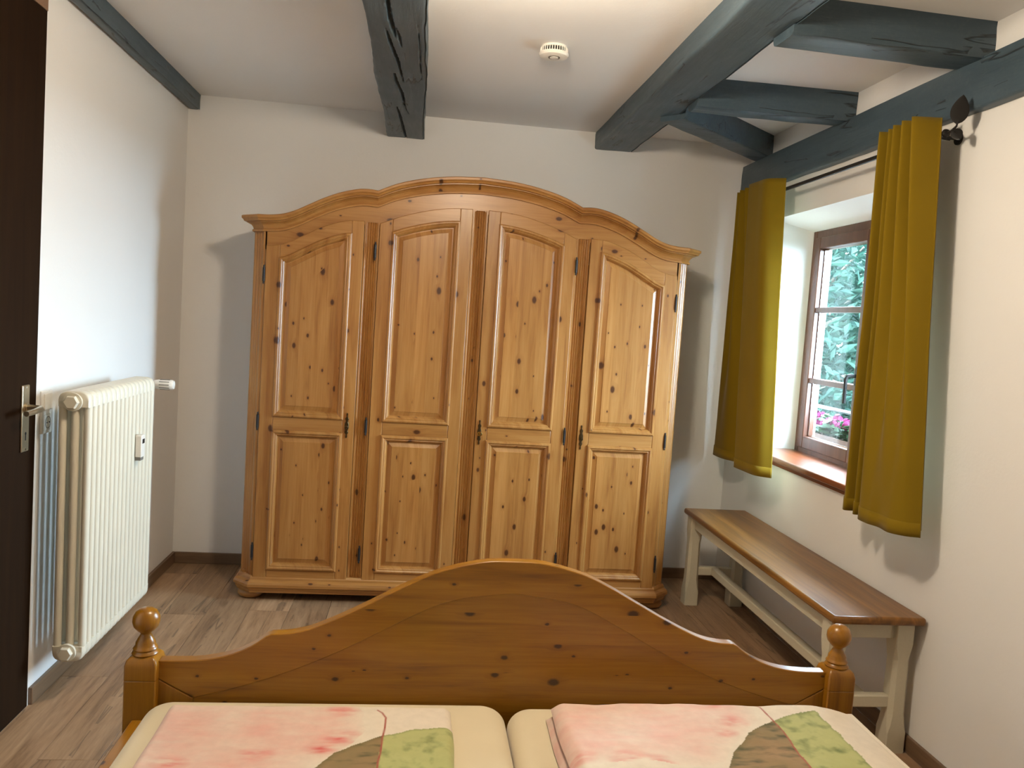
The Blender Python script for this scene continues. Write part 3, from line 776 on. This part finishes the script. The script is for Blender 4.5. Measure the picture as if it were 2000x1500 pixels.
colR = make_print(zr_, [(1400, 1560), (1425, 1500), (1432, 1470), (1452, 1450), (1462, 1434), (1495, 1416), (1530, 1403), (1565, 1394), (1592, 1392), (1625, 1425), (1660, 1460), (1700, 1500), (1760, 1570), (1850, 1700), (1300, 1700)],
                  [(1458, 1374), (1485, 1385), (1508, 1408), (1530, 1430), (1550, 1460), (1580, 1500), (1620, 1560), (1700, 1700)],
                  [(1430, 1412, .05), (1415, 1432, .04), (1230, 1488, .06), (1290, 1495, .05), (1130, 1480, .05), (1390, 1378, .04)],
                  [(1000, 1350), (1430, 1362), (1470, 1376), (1480, 1410), (1450, 1440), (1428, 1462), (1418, 1490), (1380, 1500), (1250, 1492), (1120, 1500), (1000, 1700), (980, 1500)], 7.7, 1)
duvet('folded_duvet', .395, 1.232, 1.30, 2.045, MT-.003, .034, colR, 'plump twice-folded duvet with pink and green leaf print on the right mattress', 6.0, droop=.03, layers=2, rnd=.034, wob=.007)

# ------------------------------------------------------------------ radiator
RX = -1.157
rad = thing('radiator', (RX, 3.27, 0), 'cream column radiator on the left wall below the thermostat valve', 'radiator')
ns, ra, rb, zlo, zhi = 16, 2.925, 3.625, .165, 1.118
pitch = (rb-ra)/ns
secm = None
for k in range(ns):
    yc = ra+pitch*(k+.5); m = MB()
    for xo in (-.041, 0, .041):
        rows = []
        for z in lin(zlo+.03, zhi-.03, 8):
            rows.append([(RX+xo+.0135*math.cos(a), yc+.0150*math.sin(a), z) for a in [2*math.pi*i/14 for i in range(14)]])
        m.grid(rows, closeu=True)
    for (za, zb2, sg) in ((zhi-.055, zhi, 1), (zlo, zlo+.055, -1)):
        pf = []
        for i in range(25):
            a = math.pi*i/24
            pf.append((RX-.0535*math.copysign(abs(math.cos(a))**.55, math.cos(a)), (za if sg > 0 else zb2)+sg*.055*abs(math.sin(a))**.55))
        rows = []
        for (q, yo) in ((.90, -.0205), (.96, -.0165), (1.0, -.008), (1.0, .008), (.96, .0165), (.90, .0205)):
            cz_ = za if sg > 0 else zb2
            rows.append([(RX+(p[0]-RX)*q, yc+yo, cz_+(p[1]-cz_)*q) for p in pf])
        m.grid(rows, closeu=True, cap0=True, cap1=True)
    build(m, 'section', M['radiator'], rad, smooth=True, angle=50)
for zc in (zhi-.037, zlo+.037):
    m = MB().tube([(RX, ra+.001, zc), (RX, ra-.010, zc)], .031, 28)
    m.lathe([(.024, -.010), (.024, -.022), (.021, -.026), (0, -.026)], RX, ra, 6, axis='y', cz=zc)
    build(m, 'end_plug', M['radiator'], rad, smooth=True, angle=30)
VY = rb+.075
build(MB().tube([(RX, rb-.002, 1.08), (RX, VY, 1.08)], .011, 12), 'valve_body', M['chrome'], rad, smooth=True)
build(MB().tube([(RX-.012, VY, 1.08), (RX+.026, VY, 1.08)], .016, 16), 'valve_collar', M['black'], rad, smooth=True)
vm = MB().lathe([(0, .024), (.017, .024), (.0185, .03), (.021, .045), (.022, .08), (.0215, .100), (.0175, .107), (0, .108)], RX, VY, 28, axis='x', cz=1.08)
vv = build(vm, 'thermostat_head', M['white_plastic'], rad, smooth=True)
for k in range(10):
    a = 2*math.pi*k/10
    build(MB().tube([(RX+.05, VY+.0216*math.cos(a), 1.08+.0216*math.sin(a)), (RX+.092, VY+.0221*math.cos(a), 1.08+.0221*math.sin(a))], .0018, 6), 'grip_slot', M['grey_plastic'], vv)
# pipes and brackets
for zc in (.3, .98):
    for yy in (3.16, 3.5): build(MB().box(XL+.0005, RX-.04, yy-.012, yy+.012, zc-.01, zc+.02), 'wall_bracket', M['radiator'], rad)
build(MB().tube([(RX, VY, 1.075), (RX-.005, VY, 1.0), (RX-.05, VY, .95), (RX-.09, VY, .93), (XL+.001, VY, .93)], .008, 10), 'supply_pipe', M['radiator'], rad, smooth=True)
mt = thing('heat_meter', (-1.095, 3.42, .85), 'small white heat meter clipped to the radiator front', 'meter')
build(MB().box(-1.1015, -1.076, 3.385, 3.425, .812, .902), 'case', M['white_plastic'], mt, bevel=.004)
build(MB().box(-1.077, -1.0755, 3.392, 3.418, .868, .886), 'display', M['black'], mt)
build(MB().box(-1.1015, -1.080, 3.387, 3.423, .800, .8125), 'foot_clip', M['grey_plastic'], mt)

# switch and socket
sw = thing('light_switch', (XL, 3.024, 1.03), 'white double frame with light switch over a wall socket beside the door', 'light switch')
build(MB().box(XL, XL+.009, 2.984, 3.064, .953, 1.104), 'frame', M['white_plastic'], sw, bevel=.003)
build(MB().box(XL+.008, XL+.013, 2.996, 3.052, 1.037, 1.093), 'rocker', M['white_plastic'], sw, bevel=.002)
so = build(MB().box(XL+.008, XL+.0115, 2.996, 3.052, .964, 1.020), 'socket_plate', M['white_plastic'], sw, bevel=.002)
build(MB().lathe([(.0215, .0), (.0215, .0125), (.0195, .0125), (.0190, .004), (0, .004)], XL, 3.024, 28, axis='x', cz=.992), 'socket_well', M['grey_plastic'], so, smooth=True)
for dy in (-.0095, .0095): build(MB().tube([(XL+.003, 3.024+dy, .992), (XL+.0135, 3.024+dy, .992)], .0026, 8), 'pin_hole', M['black'], so)

# ------------------------------------------------------------------ curtain rod and curtains
RXc, RZ = 1.750, 2.193
CS = 1.0
rod = thing('curtain_rod', (RXc, 3.55, RZ), 'black iron curtain rod with leaf finial above the window', 'curtain rod')
build(MB().tube([(RXc, 2.69, RZ), (RXc, 4.50, RZ)], .009, 14), 'pole', M['iron'], rod, smooth=True)
for yy in (2.74, 4.44):
    b = MB().tube([(RXc, yy, RZ), (RXc+.05, yy, RZ-.004), (XR-.04, yy, RZ)], .006, 8); b.tube([(XR-.006, yy, RZ), (XR, yy, RZ)], .022, 20)
    b.tube([(XR-.045, yy, RZ), (XR-.002, yy, RZ)], .006, 8)
    build(b, 'bracket', M['iron'], rod, smooth=True)
def leaf_mesh(base, tip, width, nrm, th=.003):
    base, tip, nrm = Vector(base), Vector(tip), Vector(nrm).normalized(); ax = tip-base; sd = ax.cross(nrm).normalized(); rows = []
    for s in (-1, 1):
        for i in range(13):
            pass
    prof_ = []
    for i in range(13):
        t = i/12; w_ = width*(math.sin(math.pi*t**.8)**.8)*.5+.0006
        c_ = base+ax*t
        prof_.append([c_-sd*w_, c_+nrm*th*1.5, c_+sd*w_, c_-nrm*th])
    return MB().grid(prof_, closeu=True, cap0=True, cap1=True)
e = Vector((RXc, 2.69, RZ))
f1 = MB().lathe([(0, .012), (.012, .008), (.015, 0), (.012, -.008), (.006, -.012)], e.x, e.y, 16, axis='y', cz=e.z)
f1.tube([e, e+Vector((0, -.03, .0)), e+Vector((0, -.055, .012)), e+Vector((0, -.062, .03))], [.006, .005, .0035, .003], 8)
f1.tube([e+Vector((0, -.03, 0)), e+Vector((0, -.058, -.01))], [.005, .003], 8)
fn = build(f1, 'finial', M['iron'], rod, smooth=True)
build(leaf_mesh(e+Vector((0, -.056, .018)), e+Vector((.004, -.070, .112)), .056, (.5, 1, 0)), 'leaf', M['iron'], fn, smooth=True)
build(leaf_mesh(e+Vector((0, -.045, .006)), e+Vector((.01, -.066, -.036)), .036, (.5, 1, .2)), 'leaf', M['iron'], fn, smooth=True)

def curtain(name, top_pts, bot_pts, ztop, zbot, label, seed, n=150, rows_n=60):
    """cloth between a pleated head line and a flatter hem line, both given as (y, x) knots by parameter"""
    def curve(pts):
        k = len(pts)
        ys = interp([(i/(k-1), p[0]*CS) for i, p in enumerate(pts)]); xs_ = interp([(i/(k-1), p[1]) for i, p in enumerate(pts)])
        return lambda s: (ys(s), xs_(s))
    ct, cb = curve(top_pts), curve(bot_pts); rows = []
    for j in range(rows_n+1):
        t = j/rows_n; row = []; e = t**1.15
        for i in range(n+1):
            s = i/n; a, b = ct(s), cb(s)
            y = lerp(a[0], b[0], e); x = R0+lerp((a[1]-R0)*1.5, (b[1]-R0)*1.25, e); x = min(x, RXc-.018)
            x += noise.noise(Vector((y*5, t*2.2, seed)))*.006*math.sin(math.pi*min(1, t*1.4))
            z = lerp(ztop(s), zbot(s), t)
            row.append((x, y, z))
        rows.append(row)
    root = thing(name, (RXc, (top_pts[0][0]+top_pts[-1][0])/2, .8), label, 'curtain', 'mustard curtains at the window')
    k = 3
    pn = build(MB().grid(rows), 'cloth_panel', M['curtain'], root, smooth=True, angle=180)
    so_ = pn.modifiers.new('thick', 'SOLIDIFY'); so_.thickness = .0025; so_.offset = 0
    ln = build(MB().grid([[(p[0]+.005, p[1], p[2]) for p in r[2:-2]] for r in rows[2:-1]]), 'bounce_lining', M['bounce_lining'], root, smooth=True, angle=180)  # unseen layer added so light bounced onto the reveal stays less yellow
    # hem: a second, slightly proud turn of cloth along the bottom edge
    hem = [[(p[0]-.0025, p[1], p[2]) for p in r] for r in rows[-3:]]
    hm = build(MB().grid(hem), 'hem', M['curtain'], root, smooth=True, angle=180)
    so2 = hm.modifiers.new('thick', 'SOLIDIFY'); so2.thickness = .003; so2.offset = 0
    return root
R0 = RXc-.045
# left curtain: from the back-wall end (y 4.44) to the window (y 3.86)
curtain('curtain', [(4.405, R0+.03), (4.375, R0-.02), (4.34, R0+.025), (4.30, R0-.03), (4.255, R0+.025), (4.22, R0-.034), (4.175, R0+.028), (4.12, R0-.045), (4.02, R0-.042), (3.93, R0-.036), (3.875, R0+.012)],
        [(4.535, R0+.03), (4.44, R0-.01), (4.36, R0-.03), (4.24, R0-.022), (4.13, R0+.02), (4.09, R0+.045), (4.04, R0+.0), (3.99, R0-.055), (3.88, R0-.05), (3.77, R0-.04), (3.715, R0+.005)],
        lambda s: 2.235, lambda s: .788, 'mustard curtain hanging at the far side of the window, near the wardrobe', 1.5)
curtain('curtain', [(2.965, R0-.01), (2.945, R0-.034), (2.92, R0+.026), (2.895, R0-.03), (2.865, R0+.026), (2.84, R0-.04), (2.805, R0+.03), (2.775, R0-.045), (2.745, R0+.012), (2.715, R0-.045), (2.69, R0+.035)],
        [(3.03, R0+.0), (2.97, R0-.024), (2.955, R0+.008), (2.90, R0-.024), (2.885, R0+.01), (2.83, R0-.04), (2.76, R0-.046), (2.70, R0-.034), (2.64, R0-.04), (2.59, R0-.014), (2.57, R0+.03)],
        lambda s: 2.245, lambda s: .81, 'mustard curtain hanging on the near side of the window, beneath the leaf finial', 4.5)

# ------------------------------------------------------------------ bench
bn = thing('bench', (1.652, 3.43, 0), 'long bench with oiled wooden seat on cream painted legs under the window', 'bench')
build(MB().box(1.478, 1.826, 2.62, 4.25, .480, .510), 'seat', M['bench_top'], bn, bevel=.011, seg=4)
def leg(cx_, cy_):
    rows = []
    for z, h_, ch in ((0, .036, .003), (.075, .036, .003), (.10, .035, .010), (.14, .033, .014), (.34, .031, .013), (.385, .032, .004), (.40, .033, .003), (.480, .033, .003)):
        rows.append([(cx_+a*h_+(-math.copysign(ch, a) if q == 0 else 0), cy_+b*h_+(-math.copysign(ch, b) if q == 1 else 0), z)
                     for a, b, q in ((1, 1, 1), (1, 1, 0), (-1, 1, 0), (-1, 1, 1), (-1, -1, 1), (-1, -1, 0), (1, -1, 0), (1, -1, 1))])
    return MB().grid(rows, closeu=True, cap0=True, cap1=True)
for lx in (1.527, 1.776):
    for ly in (2.69, 4.19): build(leg(lx, ly), 'leg', M['bench_paint'], bn)
for lx in (1.527, 1.776): build(MB().box(lx-.012, lx+.012, 2.72, 4.16, .415, .480), 'apron', M['bench_paint'], bn, bevel=.002)
for ly in (2.69, 4.19):
    build(MB().box(1.558, 1.745, ly-.012, ly+.012, .415, .480), 'apron', M['bench_paint'], bn, bevel=.002)
    build(MB().box(1.556, 1.747, ly-.017, ly+.017, .160, .205), 'stretcher', M['bench_paint'], bn, bevel=.005)
build(MB().box(1.630, 1.672, 2.706, 4.174, .165, .205), 'stretcher', M['bench_paint'], bn, bevel=.005)

# ------------------------------------------------------------------ outside: neutral ground, window box, trees
gz = -.35
structure(build(MB().box(XO+.05, 30, -12, 34, gz-.05, gz), 'ground', M['ground_grey']))
def leaf_cloud(n, cen, rad, size, rng, shell=.35):
    m = MB(); tones = []
    for _ in range(n):
        while True:
            p = Vector((rng.uniform(-1, 1), rng.uniform(-1, 1), rng.uniform(-1, 1)))
            if shell < p.length < 1: break
        p = Vector((cen[0]+p.x*rad[0], cen[1]+p.y*rad[1], cen[2]+p.z*rad[2]))
        d = Vector((rng.uniform(-1, 1), rng.uniform(-1, 1), rng.uniform(-.9, .5))).normalized()
        nn = d.orthogonal().normalized(); nn.rotate(Matrix.Rotation(rng.uniform(0, 6.28), 3, d)); sd = d.cross(nn)
        L_ = size*rng.uniform(.6, 1.3); w_ = L_*.17
        m.add([p, p+d*L_*.45+sd*w_+nn*L_*.05, p+d*L_-nn*L_*.08, p+d*L_*.45-sd*w_+nn*L_*.05], [(0, 1, 2), (0, 2, 3)])
        tones += [rng.random()]*4
    return m, tones
def set_tone(o, tones):
    at = o.data.attributes.new('tone', 'FLOAT', 'POINT'); at.data.foreach_set('value', tones)
def tree(cen, rad, n, size, label, seed):
    rng = random.Random(seed)
    root = thing('garden_tree', (cen[0], cen[1], gz), label, 'tree', 'trees outside the window')
    tr = MB().tube([(cen[0], cen[1], gz), (cen[0]+.05, cen[1]-.04, gz+1.0), (cen[0]-.05, cen[1]+.05, cen[2]), (cen[0], cen[1], cen[2]+rad[2]*.7)], [.12, .09, .06, .02], 10)
    build(tr, 'trunk', M['bark'], root, smooth=True)
    for k in range(14):
        a = rng.uniform(0, 6.28); z_ = cen[2]+rad[2]*rng.uniform(-.6, .5); r_ = rng.uniform(.5, .9)
        build(MB().tube([(cen[0], cen[1], z_-.1), (cen[0]+rad[0]*.4*r_*math.cos(a), cen[1]+rad[1]*.4*r_*math.sin(a), z_+.1), (cen[0]+rad[0]*r_*math.cos(a), cen[1]+rad[1]*r_*math.sin(a), z_+.35)], [.035, .022, .008], 6), 'branch', M['bark'], root, smooth=True)
    m, tones = leaf_cloud(n, cen, rad, size, rng); o = build(m, 'foliage', M['leaf'], root); o['kind'] = 'stuff'; set_tone(o, tones)
tree((4.35, 8.7, 1.2), (1.55, 2.0, 2.0), 15000, .16, 'leafy green tree close to the house, filling the window view', 3)
tree((6.6, 13.0, 1.4), (2.8, 2.8, 2.4), 15000, .24, 'further leafy tree seen through gaps of the nearer one', 5)
wb = thing('window_box', (2.300, 3.6, .84), 'brown planter of geraniums on the outer window ledge', 'planter')
m = MB(); m.box(2.210, 2.390, 3.0, 4.66, .84, .855); m.box(2.210, 2.222, 3.0, 4.66, .855, .95); m.box(2.378, 2.390, 3.0, 4.66, .855, .95); m.box(2.222, 2.378, 3.0, 3.012, .855, .95); m.box(2.222, 2.378, 4.648, 4.66, .855, .95)
build(m, 'trough', M['terracotta'], wb); build(MB().box(2.222, 2.378, 3.012, 4.648, .855, .935), 'soil', M['dark'], wb)
structure(build(MB().box(XO, 2.420, 2.6, 4.75, .80, .84), 'trim_1', M['wall']))
gr = thing('guard_rail', (2.440, 3.6, .84), 'thin dark rail behind the geraniums outside the window', 'railing')
build(MB().tube([(2.405, 2.7, 1.07), (2.405, 4.74, 1.07)], .011, 10), 'rail', M['iron'], gr, smooth=True)
for yy in (2.72, 4.72): build(MB().tube([(2.405, yy, .84), (2.405, yy, 1.07)], .009, 8), 'upright', M['iron'], gr, smooth=True)
rng = random.Random(11)
names = ['pink geranium at the far end of the window box, nearest the wardrobe side', 'pink geranium second from the far end of the window box', 'pink geranium third from the far end of the window box', 'pink geranium mostly behind the meeting stile of the window', 'pink geranium at the near end of the window box']
for k in range(5):
    yc = 4.5-k*.26
    g = thing('geranium', (2.300, yc, .935), names[k], 'flower', 'geraniums in the window box')
    m, tones = MB(), []
    for _ in range(110):
        p = Vector((2.300+rng.uniform(-.09, .09), yc+rng.uniform(-.10, .10), .94+rng.uniform(.0, .095)))
        nn = Vector((rng.uniform(-.6, .6), rng.uniform(-.6, .6), 1)).normalized(); a_ = nn.orthogonal().normalized(); b_ = nn.cross(a_); r_ = rng.uniform(.018, .034)
        m.add([p+(a_*math.cos(t)+b_*math.sin(t))*r_ for t in [2*math.pi*i/7 for i in range(7)]], [tuple(range(7))]); tones += [rng.random()]*7
    o = build(m, 'foliage', M['leaf_g'], g); o['kind'] = 'stuff'; set_tone(o, tones)
    for q in range(7):
        p = Vector((2.300+rng.uniform(-.07, .07), yc+rng.uniform(-.08, .08), 1.0+rng.uniform(-.015, .05)))
        build(MB().tube([(p.x, p.y, .94), p], .0025, 5), 'stem', M['leaf_g'], g)
        fm = MB()
        for _ in range(26):
            d = Vector((rng.gauss(0, 1), rng.gauss(0, 1), rng.gauss(.2, .8))).normalized(); c_ = p+d*.024; a_ = d.orthogonal().normalized(); b_ = d.cross(a_)
            fm.add([c_+(a_*math.cos(t)+b_*math.sin(t))*.011 for t in [2*math.pi*i/5 for i in range(5)]], [tuple(range(5))])
        build(fm, 'flower_head', M['petal'], g)
